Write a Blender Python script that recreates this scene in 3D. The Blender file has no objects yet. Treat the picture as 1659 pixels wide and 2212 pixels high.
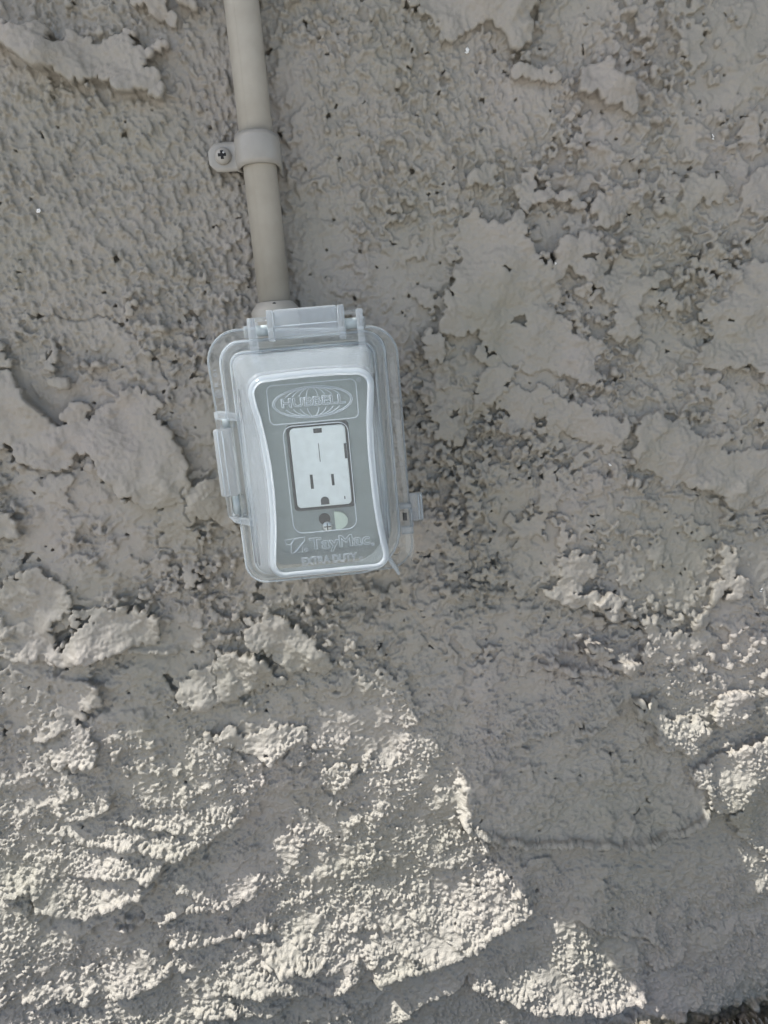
import bpy, bmesh, math, random
import numpy as np
from mathutils import Matrix, Vector

# ---------------------------------------------------------------- camera, sky, sun, exposure
scene = bpy.context.scene
MM = 0.001
GZ = 492.0            # wall coordinates are mm: x right, z up (0 = eye height), n out of the wall; ground at z = -492


def P3(x, n, z):
    return (x * MM, -n * MM, (z + GZ) * MM)


pitch, yaw, roll = math.radians(12), math.radians(2), math.radians(4.9)
fwd = Vector((math.sin(yaw) * math.cos(pitch), math.cos(yaw) * math.cos(pitch), -math.sin(pitch)))
rgt = fwd.cross(Vector((0, 0, 1))).normalized()
upv = rgt.cross(fwd)
r2 = rgt * math.cos(roll) - upv * math.sin(roll)
u2 = rgt * math.sin(roll) + upv * math.cos(roll)
cam = bpy.data.cameras.new('camera')
cam_ob = bpy.data.objects.new('camera', cam)
scene.collection.objects.link(cam_ob)
cam_ob.matrix_world = Matrix(((r2.x, u2.x, -fwd.x, 0), (r2.y, u2.y, -fwd.y, -0.43), (r2.z, u2.z, -fwd.z, GZ * MM), (0, 0, 0, 1)))
cam.sensor_fit = 'VERTICAL'
cam.sensor_height = 36
cam.lens = 36 * 1540 / 2212
cam.clip_start = 0.01
cam.clip_end = 500
scene.camera = cam_ob

SUN_SIDE, SUN_GRAZE = math.radians(32), math.radians(7.5)
sd = Vector((math.sin(SUN_SIDE) * math.cos(SUN_GRAZE), math.sin(SUN_GRAZE), -math.cos(SUN_SIDE) * math.cos(SUN_GRAZE)))
to_sun = -sd
sun = bpy.data.lights.new('sun', 'SUN')
sun.energy = 2.5
sun.angle = math.radians(0.55)
sun.color = (1.0, 0.98, 0.945)
sun_ob = bpy.data.objects.new('sun', sun)
scene.collection.objects.link(sun_ob)
sun_ob.rotation_euler = to_sun.to_track_quat('Z', 'Y').to_euler()
sun_ob.location = (0, -1, 4)

world = bpy.data.worlds.new('World')
scene.world = world
world.use_nodes = True
wt = world.node_tree
sky = wt.nodes.new('ShaderNodeTexSky')
sky.sky_type = 'NISHITA'
sky.sun_disc = False
sky.sun_elevation = math.asin(to_sun.z)
sky.sun_rotation = math.atan2(to_sun.x, to_sun.y)
sky.air_density = 1.0
sky.dust_density = 2.0
sky.ozone_density = 1.0
bg = wt.nodes['Background']
bg.inputs['Strength'].default_value = 0.07
wt.links.new(sky.outputs['Color'], bg.inputs['Color'])

vs = scene.view_settings
vs.view_transform = 'Standard'
vs.look = 'None'
vs.gamma = 1.0
vs.exposure = 1.74
scene.render.engine = 'CYCLES'
cy = scene.cycles
cy.use_denoising = True
cy.max_bounces = 11
cy.transparent_max_bounces = 16
cy.transmission_bounces = 8
cy.glossy_bounces = 3
cy.diffuse_bounces = 2
cy.sample_clamp_indirect = 4.0
cy.blur_glossy = 0.5
C = scene.collection
random.seed(4)

PLATEAUS = [  # height, outline (x, z) in mm on the wall
 (4.6, [(-171.0,186.9),(-164.4,185.4),(-156.7,185.3),(-149.5,182.8),(-140.8,179.8),(-137.8,175.0),(-132.2,176.0),(-128.4,180.0),(-122.5,178.2),(-116.8,175.1),(-112.1,175.5),(-110.1,178.2),(-101.5,178.0),(-94.7,176.9),(-92.7,174.3),(-85.8,173.8),(-79.8,172.0),(-76.5,170.4),(-78.7,168.4),(-86.3,170.3),(-91.3,168.5),(-93.7,162.9),(-87.9,159.6),(-81.9,157.1),(-82.7,152.1),(-84.9,147.8),(-92.5,150.2),(-101.7,152.2),(-107.9,152.6),(-113.6,156.3),(-119.3,160.2),(-123.0,156.9),(-130.9,156.7),(-139.4,161.6),(-148.1,165.0),(-153.5,169.6),(-160.4,174.3),(-166.0,177.1),(-172.4,180.0)]),
 (2.6, [(-92.4,199.4),(-93.2,193.9),(-92.5,191.1),(-87.7,192.2),(-83.8,187.1),(-76.8,181.7),(-72.6,183.6),(-72.9,187.1),(-76.3,190.1),(-75.9,198.4)]),
 (3, [(-71.0,191.9),(-68.1,193.4),(-63.5,192.8),(-62.4,189.3),(-65.0,187.7),(-69.4,189.3)]),
 (2.4, [(-205.9,13.8),(-197.8,12.3),(-190.1,12.9),(-189.7,6.5),(-182.8,2.6),(-178.9,-3.7),(-174.2,-10.9),(-170.5,-19.0),(-166.5,-20.2),(-164.0,-16.1),(-159.2,-12.7),(-153.8,-11.0),(-150.0,-13.9),(-150.7,-18.2),(-149.3,-20.0),(-145.7,-14.3),(-139.1,-10.6),(-130.6,-5.3),(-125.1,-3.2),(-119.5,-5.4),(-112.6,-11.1),(-110.1,-23.5),(-103.3,-30.2),(-101.7,-43.6),(-101.7,-56.1),(-99.6,-66.2),(-115.3,-71.1),(-121.9,-73.7),(-129.3,-69.8),(-137.5,-65.4),(-146.7,-57.3),(-152.2,-47.9),(-153.0,-42.5),(-157.8,-40.2),(-167.7,-42.0),(-170.1,-46.2),(-177.9,-45.9),(-187.6,-42.0),(-193.9,-38.7),(-197.7,-31.4),(-200.1,-25.9),(-202.9,-27.4),(-206.7,-34.1),(-215.3,-34.2)]),
 (2, [(-116.2,-71.0),(-98.3,-63.6),(-82.2,-62.4),(-76.6,-74.7),(-72.5,-99.2),(-85.9,-90.5),(-97.5,-83.8),(-106.6,-91.3),(-99.3,-96.6),(-99.4,-104.1),(-110.9,-108.7),(-121.1,-98.3),(-121.7,-84.3)]),
 (2.6, [(-125.8,35.3),(-120.8,40.6),(-114.6,42.6),(-112.5,40.0),(-117.9,37.9),(-124.4,34.0)]),
 (2.6, [(-199.3,30.6),(-192.0,29.2),(-189.1,27.3),(-191.0,21.7),(-186.5,18.8),(-189.1,14.0),(-194.2,13.6),(-202.3,15.1)]),
 (2.4, [(-166.4,13.8),(-162.8,20.2),(-158.5,20.6),(-157.4,17.2),(-160.6,13.3),(-164.5,10.3)]),
 (2.6, [(-167.7,6.4),(-164.3,6.9),(-158.7,4.7),(-155.8,-0.6),(-159.3,-3.7),(-163.1,-0.8),(-166.8,2.1)]),
 (2.6, [(-187.7,38.7),(-184.7,41.7),(-182.2,37.4),(-173.9,32.7),(-173.7,29.3),(-178.5,30.6),(-184.4,34.3)]),
 (2.4, [(-219.0,-70.4),(-210.3,-70.3),(-205.3,-71.7),(-202.2,-76.5),(-206.4,-82.6),(-216.6,-85.3),(-221.8,-84.8)]),
 (2.2, [(51.4,195.3),(50.7,186.6),(62.6,179.2),(69.8,173.2),(70.4,164.2),(80.9,169.1),(86.1,172.2),(91.3,175.2),(99.9,169.1),(106.9,157.3),(117.4,162.3),(118.6,191.3)]),
 (2.2, [(104.1,151.8),(117.0,153.2),(129.5,144.4),(132.0,139.6),(123.1,143.6),(116.6,142.9),(106.4,145.9)]),
 (2.6, [(143.8,145.7),(158.1,147.1),(163.2,141.0),(171.0,139.3),(177.4,130.7),(174.8,125.0),(157.7,127.3),(150.0,131.4),(142.2,135.4)]),
 (2.2, [(78.6,88.3),(83.0,95.3),(88.7,103.4),(95.2,103.0),(91.9,89.8),(82.4,85.6)]),
 (2.2, [(101.2,91.6),(108.0,94.8),(113.3,94.4),(114.1,83.3),(125.1,91.1),(122.1,81.5),(135.5,83.0),(144.7,79.8),(143.3,76.2),(136.6,75.5),(130.0,78.4),(113.9,77.1),(108.5,75.0),(103.4,80.4)]),
 (2.4, [(66.5,64.4),(73.7,72.6),(86.0,77.9),(94.9,71.1),(107.2,76.4),(108.0,63.8),(115.8,58.2),(118.3,51.7),(123.4,43.0),(126.2,47.2),(132.0,58.2),(140.3,62.7),(152.4,61.8),(154.9,51.4),(156.1,41.1),(164.4,49.4),(175.3,47.3),(179.4,43.1),(173.9,35.8),(189.0,33.3),(194.5,26.4),(177.9,22.4),(172.2,13.6),(176.3,5.3),(172.1,0.3),(158.1,-1.2),(152.6,4.6),(161.1,14.5),(157.1,22.8),(155.9,30.7),(142.2,34.4),(134.1,38.9),(125.8,33.1),(131.0,24.9),(121.2,20.4),(133.4,15.5),(131.9,9.0),(138.6,0.4),(149.7,-0.5),(156.6,-5.1),(149.4,-12.7),(159.1,-21.7),(146.4,-22.0),(129.6,-17.8),(111.5,-16.3),(96.4,-10.9),(82.7,-7.1),(80.6,5.2),(76.9,13.4),(62.0,16.0),(56.4,13.8),(57.0,1.8),(55.1,-6.1),(44.7,2.8),(43.7,8.2),(58.1,18.9),(61.6,30.4),(65.2,43.0),(67.3,55.6)]),
 (2.2, [(47.5,-16.3),(65.6,-15.1),(68.0,-20.7),(76.0,-26.9),(93.3,-17.4),(101.3,-25.0),(118.3,-22.3),(129.2,-31.5),(146.1,-35.7),(141.7,-42.3),(160.1,-48.2),(165.9,-45.9),(164.3,-57.0),(154.0,-67.5),(135.6,-57.3),(125.8,-49.3),(115.7,-54.1),(108.8,-47.8),(97.4,-49.6),(91.6,-50.5),(82.4,-38.5),(73.7,-43.3),(63.3,-50.8),(49.3,-49.6),(46.6,-28.5)]),
 (2.2, [(198.6,87.1),(216.1,89.5),(227.1,78.8),(221.7,71.7),(210.8,76.3),(206.8,72.8),(221.8,65.4),(216.4,62.0),(205.4,67.9),(199.9,77.1)]),
 (2, [(148.8,80.8),(162.3,86.0),(173.0,82.7),(171.5,70.4),(161.9,64.8),(152.5,66.8),(147.3,74.7)]),
 (2.2, [(221.9,56.6),(230.1,61.0),(235.3,74.5),(240.5,85.3),(261.9,97.3),(263.0,66.2),(249.2,67.2),(235.5,64.4),(227.4,57.4),(233.1,48.0),(230.5,39.2),(264.2,30.1),(266.4,-32.2),(251.9,-30.9),(237.3,-22.8),(213.0,-19.4),(208.7,-12.2),(217.1,0.7),(211.3,11.8),(216.9,19.3),(227.9,29.0),(219.4,37.5),(220.7,46.4)]),
 (2, [(168.5,-67.4),(174.4,-50.8),(188.8,-42.3),(203.2,-56.2),(217.8,-61.8),(236.7,-59.2),(225.2,-73.9),(247.2,-73.0),(267.7,-69.1),(269.4,-119.4),(245.2,-112.6),(221.2,-99.9),(203.4,-92.3),(185.8,-87.8),(174.2,-75.1)]),
 (2, [(114.5,-85.5),(124.8,-79.2),(135.0,-75.8),(145.3,-71.0),(153.7,-81.9),(149.1,-93.2),(134.6,-93.3),(124.3,-93.8)]),
 (2, [(171.7,-179.6),(182.4,-176.7),(188.4,-190.9),(203.8,-187.7),(219.0,-174.9),(218.9,-160.7),(224.9,-152.0),(230.6,-131.0),(236.8,-142.3),(234.0,-151.3),(243.2,-156.9),(243.5,-169.5),(234.3,-168.6),(229.5,-160.3),(222.1,-172.1),(219.2,-187.7),(230.2,-198.5),(211.6,-201.4),(202.3,-208.6),(196.1,-216.1),(185.3,-206.8),(176.1,-192.8)]),
 (2, [(110.5,-151.3),(119.6,-149.2),(123.1,-132.6),(132.1,-129.0),(143.8,-136.2),(140.5,-146.6),(131.4,-153.5),(149.3,-155.3),(146.2,-162.7),(132.6,-162.9),(122.3,-157.2)]),
 (4, [(144.8,-157.9),(152.3,-157.1),(158.2,-162.4),(156.6,-171.7),(152.0,-172.8),(146.1,-164.3)]),
 (3.4, [(138.0,-188.8),(145.7,-186.4),(151.6,-195.1),(148.3,-204.4),(157.6,-203.8),(169.9,-205.1),(174.6,-194.3),(180.7,-196.6),(191.5,-204.2),(189.9,-213.8),(180.6,-211.2),(171.3,-213.5),(158.9,-213.8),(148.2,-209.3),(140.7,-202.0)]),
 (4, [(218.2,-250.2),(222.9,-237.3),(235.4,-233.6),(249.6,-235.2),(249.9,-252.0),(240.5,-256.0),(226.1,-257.8)]),
 (4, [(169.5,-236.4),(180.5,-232.6),(194.5,-247.5),(208.7,-247.4),(215.0,-256.6),(207.1,-269.2),(197.5,-273.2),(183.2,-266.5),(177.1,-252.3)]),
 (3.5, [(202.2,-282.3),(219.8,-279.1),(235.8,-275.8),(251.8,-270.8),(274.2,-264.8),(274.8,-367.2),(258.3,-361.7),(242.0,-342.2),(232.4,-328.9),(242.2,-321.3),(224.4,-315.8),(213.2,-300.7)]),
 (2.4, [(-180.9,-133.8),(-165.1,-132.5),(-147.0,-135.1),(-139.2,-139.7),(-131.7,-146.5),(-136.1,-156.8),(-151.2,-161.4),(-172.2,-167.0),(-189.7,-168.2),(-194.8,-156.8),(-183.1,-155.0),(-178.8,-146.2)]),
 (2.4, [(-233.8,-116.5),(-222.6,-116.1),(-209.5,-105.6),(-198.0,-103.8),(-187.5,-115.2),(-178.6,-120.6),(-180.9,-133.8),(-193.6,-141.6),(-194.8,-156.8),(-189.7,-168.2),(-203.5,-165.2),(-213.3,-164.1),(-230.3,-156.1),(-241.4,-154.9)]),
 (2.2, [(-121.3,-86.6),(-110.9,-81.8),(-100.6,-88.6),(-94.5,-95.0),(-97.5,-106.4),(-103.3,-117.7),(-99.9,-124.0),(-107.3,-126.3),(-114.6,-107.7),(-120.7,-101.2)]),
 (2.2, [(-95.9,-170.4),(-69.3,-179.5),(-56.1,-193.7),(-66.9,-197.3),(-86.7,-201.6),(-99.2,-206.7),(-112.0,-213.4),(-130.5,-198.4),(-120.1,-186.7),(-104.2,-177.4)]),
 (2.2, [(-77.8,-153.7),(-59.9,-149.4),(-43.6,-160.3),(-22.4,-183.0),(-34.9,-189.6),(-50.8,-186.3),(-67.1,-173.5),(-78.6,-159.8)]),
 (2.4, [(-114.2,-229.5),(-96.7,-221.6),(-81.0,-228.3),(-68.4,-223.2),(-46.5,-228.9),(-43.4,-242.5),(-58.2,-239.2),(-71.2,-247.7),(-85.8,-242.7),(-103.0,-235.7)]),
 (4.2, [(-49.3,-270.3),(-39.0,-259.7),(-26.4,-256.1),(-16.1,-260.7),(-24.8,-271.5),(-39.2,-276.6)]),
 (3, [(-199.2,-181.3),(-185.4,-176.5),(-173.6,-184.1),(-174.2,-196.8),(-183.6,-200.5),(-192.1,-207.6),(-183.7,-218.3),(-183.4,-234.8),(-197.1,-236.5),(-207.8,-238.6),(-209.9,-225.2),(-212.5,-215.1),(-201.1,-200.2)]),
]
LIPS = [  # height, ramp length, lower edge
 (10.5, 34, [(49.1,-300.5),(59.4,-311.2),(81.1,-320.1),(106.4,-324.1),(138.4,-326.9),(170.5,-332.1),(195.0,-325.4),(219.5,-315.6)]),
 (7, 22, [(-22.6,-416.9),(-12.6,-413.8),(12.0,-409.0),(36.9,-401.6),(62.1,-389.8),(85.6,-378.6),(93.9,-375.3)]),
 (7.5, 22, [(48.1,-426.6),(66.8,-439.0),(99.0,-450.0),(140.0,-456.9),(166.9,-452.9)]),
 (4, 14, [(127.3,-389.9),(144.9,-399.4),(159.5,-403.5),(177.4,-409.2),(183.6,-419.6)]),
 (3, 12, [(110.1,-202.0),(129.8,-209.0),(151.2,-213.7),(168.2,-214.8)]),
 (4.5, 16, [(-163.3,-322.3),(-143.1,-309.3),(-120.3,-299.3),(-99.2,-290.7)]),
 (7, 20, [(-270.2,-322.1),(-261.3,-323.2),(-238.4,-322.5),(-234.3,-335.1),(-214.0,-343.1),(-199.7,-339.7),(-177.4,-335.2),(-161.6,-332.0)]),
 (4, 14, [(-154.7,-374.3),(-132.7,-374.4),(-113.6,-372.5),(-85.0,-370.8)]),
 (3.5, 12, [(-231.0,-159.9),(-213.3,-164.1),(-189.8,-169.0),(-172.5,-168.5),(-151.6,-164.5),(-122.0,-169.2)]),
 (4, 12, [(-216.0,-269.3),(-200.3,-274.5),(-186.4,-271.9),(-177.8,-265.4)]),
 (4, 12, [(-210.4,-236.6),(-197.6,-239.7),(-183.4,-234.8)]),
 (4, 14, [(-199.9,-408.6),(-180.5,-404.1),(-157.6,-397.4)]),
 (4, 14, [(-155.1,-353.5),(-142.0,-348.2),(-120.2,-349.1),(-91.5,-344.0)]),
 (4, 14, [(-118.5,-415.4),(-86.4,-414.2),(-55.1,-421.6),(-29.0,-417.9)]),
 (3.5, 12, [(-77.2,-247.0),(-49.1,-253.5)]),
 (3.5, 12, [(-220.8,-220.6),(-208.2,-215.6),(-197.3,-211.9)]),
 (4, 12, [(-92.8,-399.4),(-68.7,-397.2),(-45.5,-405.3)]),
 (4, 12, [(-143.8,-427.9),(-120.0,-429.1),(-80.0,-429.0)]),
 (4, 14, [(-259.1,-406.2),(-235.6,-405.8),(-209.9,-412.5)]),
 (4, 14, [(174.7,-432.7),(188.1,-430.8),(200.2,-419.9)]),
 (3, 10, [(87.8,-255.7),(100.5,-250.4),(119.3,-247.5)]),
 (3, 10, [(134.7,-254.3),(145.8,-248.8),(158.5,-241.9)]),
 (4, 14, [(-6.3,-452.2),(18.1,-434.3),(41.8,-423.2)]),
]
CRACKS = [
 [(-183.6,43.2),(-175.6,41.8),(-160.8,40.6),(-151.5,37.0),(-143.0,37.5),(-134.7,37.3),(-127.0,32.9),(-121.2,27.5),(-114.5,21.2),(-109.8,13.3),(-107.7,4.6),(-104.5,-3.3)],
 [(-102.2,-63.2),(-102.8,-76.9),(-100.2,-83.5)],
 [(-88.9,-2.0),(-82.5,0.4)],
 [(-100.6,-166.8),(-102.3,-185.5),(-101.5,-201.6)],
 [(-97.3,-94.7),(-100.7,-109.1),(-99.5,-121.1)],
]
RIDGES = [
 (2.2, 3, [(-100.8,34.1),(-108.8,25.7),(-113.5,19.4)]),
 (1.2, 2.2, [(-113.5,19.4),(-121.2,10.8),(-123.7,0.1)]),
 (1.4, 2.5, [(-182.8,34.2),(-174.5,29.4),(-171.3,24.2),(-168.4,12.3),(-167.1,5.5)]),
]
SMOOTH = [
 [(64.3,-283.5),(84.7,-253.7),(125.3,-253.2),(166.1,-254.4),(200.6,-282.1),(219.5,-313.5),(195.0,-324.5),(170.5,-331.2),(106.5,-323.6),(62.6,-310.7),(52.3,-299.2)],
 [(-211.2,-344.8),(-198.4,-341.2),(-162.0,-335.3),(-151.6,-350.4),(-159.1,-359.9),(-181.7,-365.7),(-203.5,-366.5),(-214.2,-365.1)],
 [(96.8,-325.1),(186.6,-335.7),(227.5,-326.6),(245.2,-351.4),(201.9,-372.5),(152.8,-370.1),(114.7,-351.6)],
 [(-160.4,-323.5),(-120.7,-302.6),(-91.9,-294.1),(-86.8,-303.3),(-122.4,-316.1),(-151.7,-328.0)],
 [(-12.9,-416.4),(36.7,-405.1),(41.8,-423.2),(10.0,-433.3),(-14.4,-433.7)],
 [(66.4,-443.9),(131.5,-460.8),(190.0,-459.2),(197.6,-474.3),(130.9,-469.5),(81.8,-459.8)],
]
PITS = [  # x, z, radius, depth
 (211.1,43.9,3.4,4),
 (146.4,48.9,3.9,3.5),
 (97.4,45.6,1.8,3),
 (106,17.4,3.6,3),
 (87.1,-1.4,2.5,3),
 (74.5,-24,2.0,4),
 (112.6,-41.2,3.6,2.5),
 (122.7,-78.3,1.7,4),
 (164.8,-71.1,1.3,4),
 (216.4,-4,1.7,4),
 (214.9,6.9,2.0,3),
 (229.7,7,2.2,3),
 (147.6,30.7,3.4,3),
 (106.1,-78.2,2.0,4),
 (114,-79,2.0,4),
 (98.9,-79,1.3,4),
 (89.5,-37.8,3.9,2.5),
 (60.1,-35.9,3.4,2.5),
 (123.6,48.7,2.5,4),
 (141.4,80.1,1.4,3),
 (32,64.5,1.7,3),
 (-82.4,20.6,1.6,4),
 (-98.2,11.3,1.3,4),
 (-91.6,-2.7,2.2,3.5),
 (-101.6,-6.5,1.0,3.5),
 (-167.6,-19.3,2.0,3),
 (-149.3,-17.9,1.4,3.5),
 (-200.4,-27.6,2.2,3),
 (-105.5,-18.7,0.8,3),
 (-113.8,-19,0.8,3),
 (-109.5,-25.3,1.6,2.5),
 (-169.4,41.3,2.3,2.5),
 (-84.8,33.6,5.4,2.5),
 (-161.7,-42.6,3.6,2.2),
 (-188.9,-151.3,5.9,3.5),
 (-130.6,-188.8,5.6,3),
 (-203.9,-98.1,4.8,3),
 (-210.5,-111.4,2.8,4),
 (-71.5,-137.5,5.6,2.5),
 (-174.9,-140.5,2.8,3),
 (-238.9,-212.1,2.5,4),
 (91.5,-273.9,1.3,4),
 (99.3,-275.6,1.3,4),
 (108.6,-279.2,1.3,4),
 (114.8,-282.2,1.3,4),
 (132.1,-284.2,1.4,4),
 (167.9,-311.8,2.0,3),
 (176.1,-306.7,2.0,3),
 (144.2,-117.3,2.5,3.5),
 (232.6,-163.7,2.2,3.5),
 (171.6,-186,2.0,3.5),
 (83.4,-128.7,4.2,3),
 (39.9,-122.9,3.6,3.5),
]

# ---------------------------------------------------------------- materials
def mat(name):
    m = bpy.data.materials.new(name)
    m.use_nodes = True
    nt = m.node_tree
    b = nt.nodes['Principled BSDF']
    return m, nt, b


def noise_node(nt, scale, detail=4, rough=0.55):
    tc = nt.nodes.new('ShaderNodeTexCoord')
    n = nt.nodes.new('ShaderNodeTexNoise')
    n.inputs['Scale'].default_value = scale
    n.inputs['Detail'].default_value = detail
    n.inputs['Roughness'].default_value = rough
    nt.links.new(tc.outputs['Object'], n.inputs['Vector'])
    return n


def ramp(nt, src, stops):
    r = nt.nodes.new('ShaderNodeValToRGB')
    e = r.color_ramp.elements
    e[0].position, e[0].color = stops[0][0], (*stops[0][1], 1)
    e[1].position, e[1].color = stops[-1][0], (*stops[-1][1], 1)
    for p, c in stops[1:-1]:
        k = e.new(p)
        k.color = (*c, 1)
    nt.links.new(src, r.inputs['Fac'])
    return r


def bump(nt, b, src, strength, dist):
    bp = nt.nodes.new('ShaderNodeBump')
    bp.inputs['Strength'].default_value = strength
    bp.inputs['Distance'].default_value = dist
    nt.links.new(src, bp.inputs['Height'])
    nt.links.new(bp.outputs['Normal'], b.inputs['Normal'])


def stucco_material():
    m, nt, b = mat('painted_stucco')
    n1 = noise_node(nt, 9, 5)
    r1 = ramp(nt, n1.outputs['Fac'], [(0.28, (0.256, 0.244, 0.197)), (0.5, (0.297, 0.277, 0.237)), (0.74, (0.345, 0.310, 0.278))])
    # dirt and moss staining along the foot of the wall, with its own ragged outline
    tc = nt.nodes.new('ShaderNodeTexCoord')
    sp = nt.nodes.new('ShaderNodeSeparateXYZ')
    nt.links.new(tc.outputs['Object'], sp.inputs[0])
    n2 = noise_node(nt, 60, 5, 0.65)
    ma = nt.nodes.new('ShaderNodeMath')
    ma.operation = 'MULTIPLY_ADD'
    nt.links.new(n2.outputs['Fac'], ma.inputs[0])
    ma.inputs[1].default_value = -0.02
    nt.links.new(sp.outputs['Z'], ma.inputs[2])
    mr = nt.nodes.new('ShaderNodeMapRange')
    mr.inputs['From Min'].default_value = 0.0155
    mr.inputs['From Max'].default_value = 0.0105
    nt.links.new(ma.outputs[0], mr.inputs['Value'])
    n3 = noise_node(nt, 150, 4)
    r3 = ramp(nt, n3.outputs['Fac'], [(0.35, (0.085, 0.08, 0.05)), (0.5, (0.165, 0.142, 0.10)), (0.7, (0.26, 0.23, 0.185))])
    mx = nt.nodes.new('ShaderNodeMix')
    mx.data_type = 'RGBA'
    nt.links.new(mr.outputs[0], mx.inputs['Factor'])
    nt.links.new(r1.outputs['Color'], mx.inputs['A'])
    nt.links.new(r3.outputs['Color'], mx.inputs['B'])
    nt.links.new(mx.outputs['Result'], b.inputs['Base Color'])
    b.inputs['Roughness'].default_value = 0.5
    b.inputs['Specular IOR Level'].default_value = 0.5
    n4 = noise_node(nt, 1100, 4, 0.7)
    vo = nt.nodes.new('ShaderNodeTexVoronoi')
    vo.inputs['Scale'].default_value = 950
    nt.links.new(tc.outputs['Object'], vo.inputs['Vector'])
    gz = nt.nodes.new('ShaderNodeMapRange')          # sandier render below, smoother paint above
    gz.inputs['From Min'].default_value = 0.34
    gz.inputs['From Max'].default_value = 0.20
    gz.inputs['To Min'].default_value = 0.08
    gz.inputs['To Max'].default_value = 0.75
    nt.links.new(sp.outputs['Z'], gz.inputs['Value'])
    mu = nt.nodes.new('ShaderNodeMath')
    mu.operation = 'MULTIPLY'
    nt.links.new(vo.outputs['Distance'], mu.inputs[0])
    nt.links.new(gz.outputs[0], mu.inputs[1])
    su = nt.nodes.new('ShaderNodeMath')
    su.operation = 'SUBTRACT'
    nt.links.new(n4.outputs['Fac'], su.inputs[0])
    nt.links.new(mu.outputs[0], su.inputs[1])
    bump(nt, b, su.outputs[0], 0.6, 0.0008)
    return m


def paint_material(name, col, rough=0.55, var=0.03, bscale=1500, bstr=0.12):
    m, nt, b = mat(name)
    n1 = noise_node(nt, 60, 4)
    r1 = ramp(nt, n1.outputs['Fac'], [(0.3, tuple(c - var for c in col)), (0.7, tuple(c + var for c in col))])
    nt.links.new(r1.outputs['Color'], b.inputs['Base Color'])
    b.inputs['Roughness'].default_value = rough
    n2 = noise_node(nt, bscale, 2)
    bump(nt, b, n2.outputs['Fac'], bstr, 0.0004)
    return m


def simple(name, col, rough=0.5, metal=0.0, spec=0.5):
    m, nt, b = mat(name)
    n1 = noise_node(nt, 220, 3)
    r1 = ramp(nt, n1.outputs['Fac'], [(0.3, tuple(c * 0.93 for c in col)), (0.7, tuple(min(1, c * 1.05) for c in col))])
    nt.links.new(r1.outputs['Color'], b.inputs['Base Color'])
    b.inputs['Roughness'].default_value = rough
    b.inputs['Metallic'].default_value = metal
    b.inputs['Specular IOR Level'].default_value = spec
    return m


def plastic(name, clear, milk, rough, tint=(0.95, 0.975, 0.98), bscale=700, bstr=0.1, bdist=0.0003):
    """moulded clear plastic: clear = share of light passing straight on, milk = share scattered in the frosted skin, rest refracts and reflects"""
    m, nt, b = mat(name)
    b.inputs['Base Color'].default_value = (*tint, 1)
    b.inputs['Transmission Weight'].default_value = 1.0
    b.inputs['Roughness'].default_value = rough
    b.inputs['IOR'].default_value = 1.46
    nz = noise_node(nt, bscale, 3)
    bump(nt, b, nz.outputs['Fac'], bstr, bdist)
    tr = nt.nodes.new('ShaderNodeBsdfTransparent')
    tr.inputs['Color'].default_value = (*tint, 1)
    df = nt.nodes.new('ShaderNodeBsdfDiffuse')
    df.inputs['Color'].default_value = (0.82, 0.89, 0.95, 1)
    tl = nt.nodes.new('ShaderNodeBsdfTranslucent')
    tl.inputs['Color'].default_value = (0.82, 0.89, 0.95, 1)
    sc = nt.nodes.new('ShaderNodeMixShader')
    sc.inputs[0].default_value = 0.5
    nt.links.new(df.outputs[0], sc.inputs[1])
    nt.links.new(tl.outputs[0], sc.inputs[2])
    m1 = nt.nodes.new('ShaderNodeMixShader')
    m1.inputs[0].default_value = clear
    nt.links.new(b.outputs[0], m1.inputs[1])
    nt.links.new(tr.outputs[0], m1.inputs[2])
    m2 = nt.nodes.new('ShaderNodeMixShader')
    m2.inputs[0].default_value = milk
    nt.links.new(m1.outputs[0], m2.inputs[1])
    nt.links.new(sc.outputs[0], m2.inputs[2])
    out = nt.nodes['Material Output']
    nt.links.new(m2.outputs[0], out.inputs['Surface'])
    return m


def pane_material():
    """thin clear sheet: light goes straight through, a faint reflection by angle, a little haze"""
    m, nt, b = mat('clear_pane')
    nt.nodes.remove(b)
    tr = nt.nodes.new('ShaderNodeBsdfTransparent')
    tr.inputs['Color'].default_value = (0.95, 0.975, 0.97, 1)
    gl = nt.nodes.new('ShaderNodeBsdfGlossy')
    gl.inputs['Roughness'].default_value = 0.12
    nz = noise_node(nt, 500, 3)
    bp = nt.nodes.new('ShaderNodeBump')
    bp.inputs['Strength'].default_value = 0.15
    bp.inputs['Distance'].default_value = 0.0004
    nt.links.new(nz.outputs['Fac'], bp.inputs['Height'])
    nt.links.new(bp.outputs['Normal'], gl.inputs['Normal'])
    fr = nt.nodes.new('ShaderNodeFresnel')
    fr.inputs['IOR'].default_value = 1.4
    m1 = nt.nodes.new('ShaderNodeMixShader')
    nt.links.new(fr.outputs[0], m1.inputs[0])
    nt.links.new(tr.outputs[0], m1.inputs[1])
    nt.links.new(gl.outputs[0], m1.inputs[2])
    df = nt.nodes.new('ShaderNodeBsdfDiffuse')
    df.inputs['Color'].default_value = (0.8, 0.84, 0.85, 1)
    m2 = nt.nodes.new('ShaderNodeMixShader')
    m2.inputs[0].default_value = 0.045
    nt.links.new(m1.outputs[0], m2.inputs[1])
    nt.links.new(df.outputs[0], m2.inputs[2])
    nt.links.new(m2.outputs[0], nt.nodes['Material Output'].inputs['Surface'])
    return m


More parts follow.
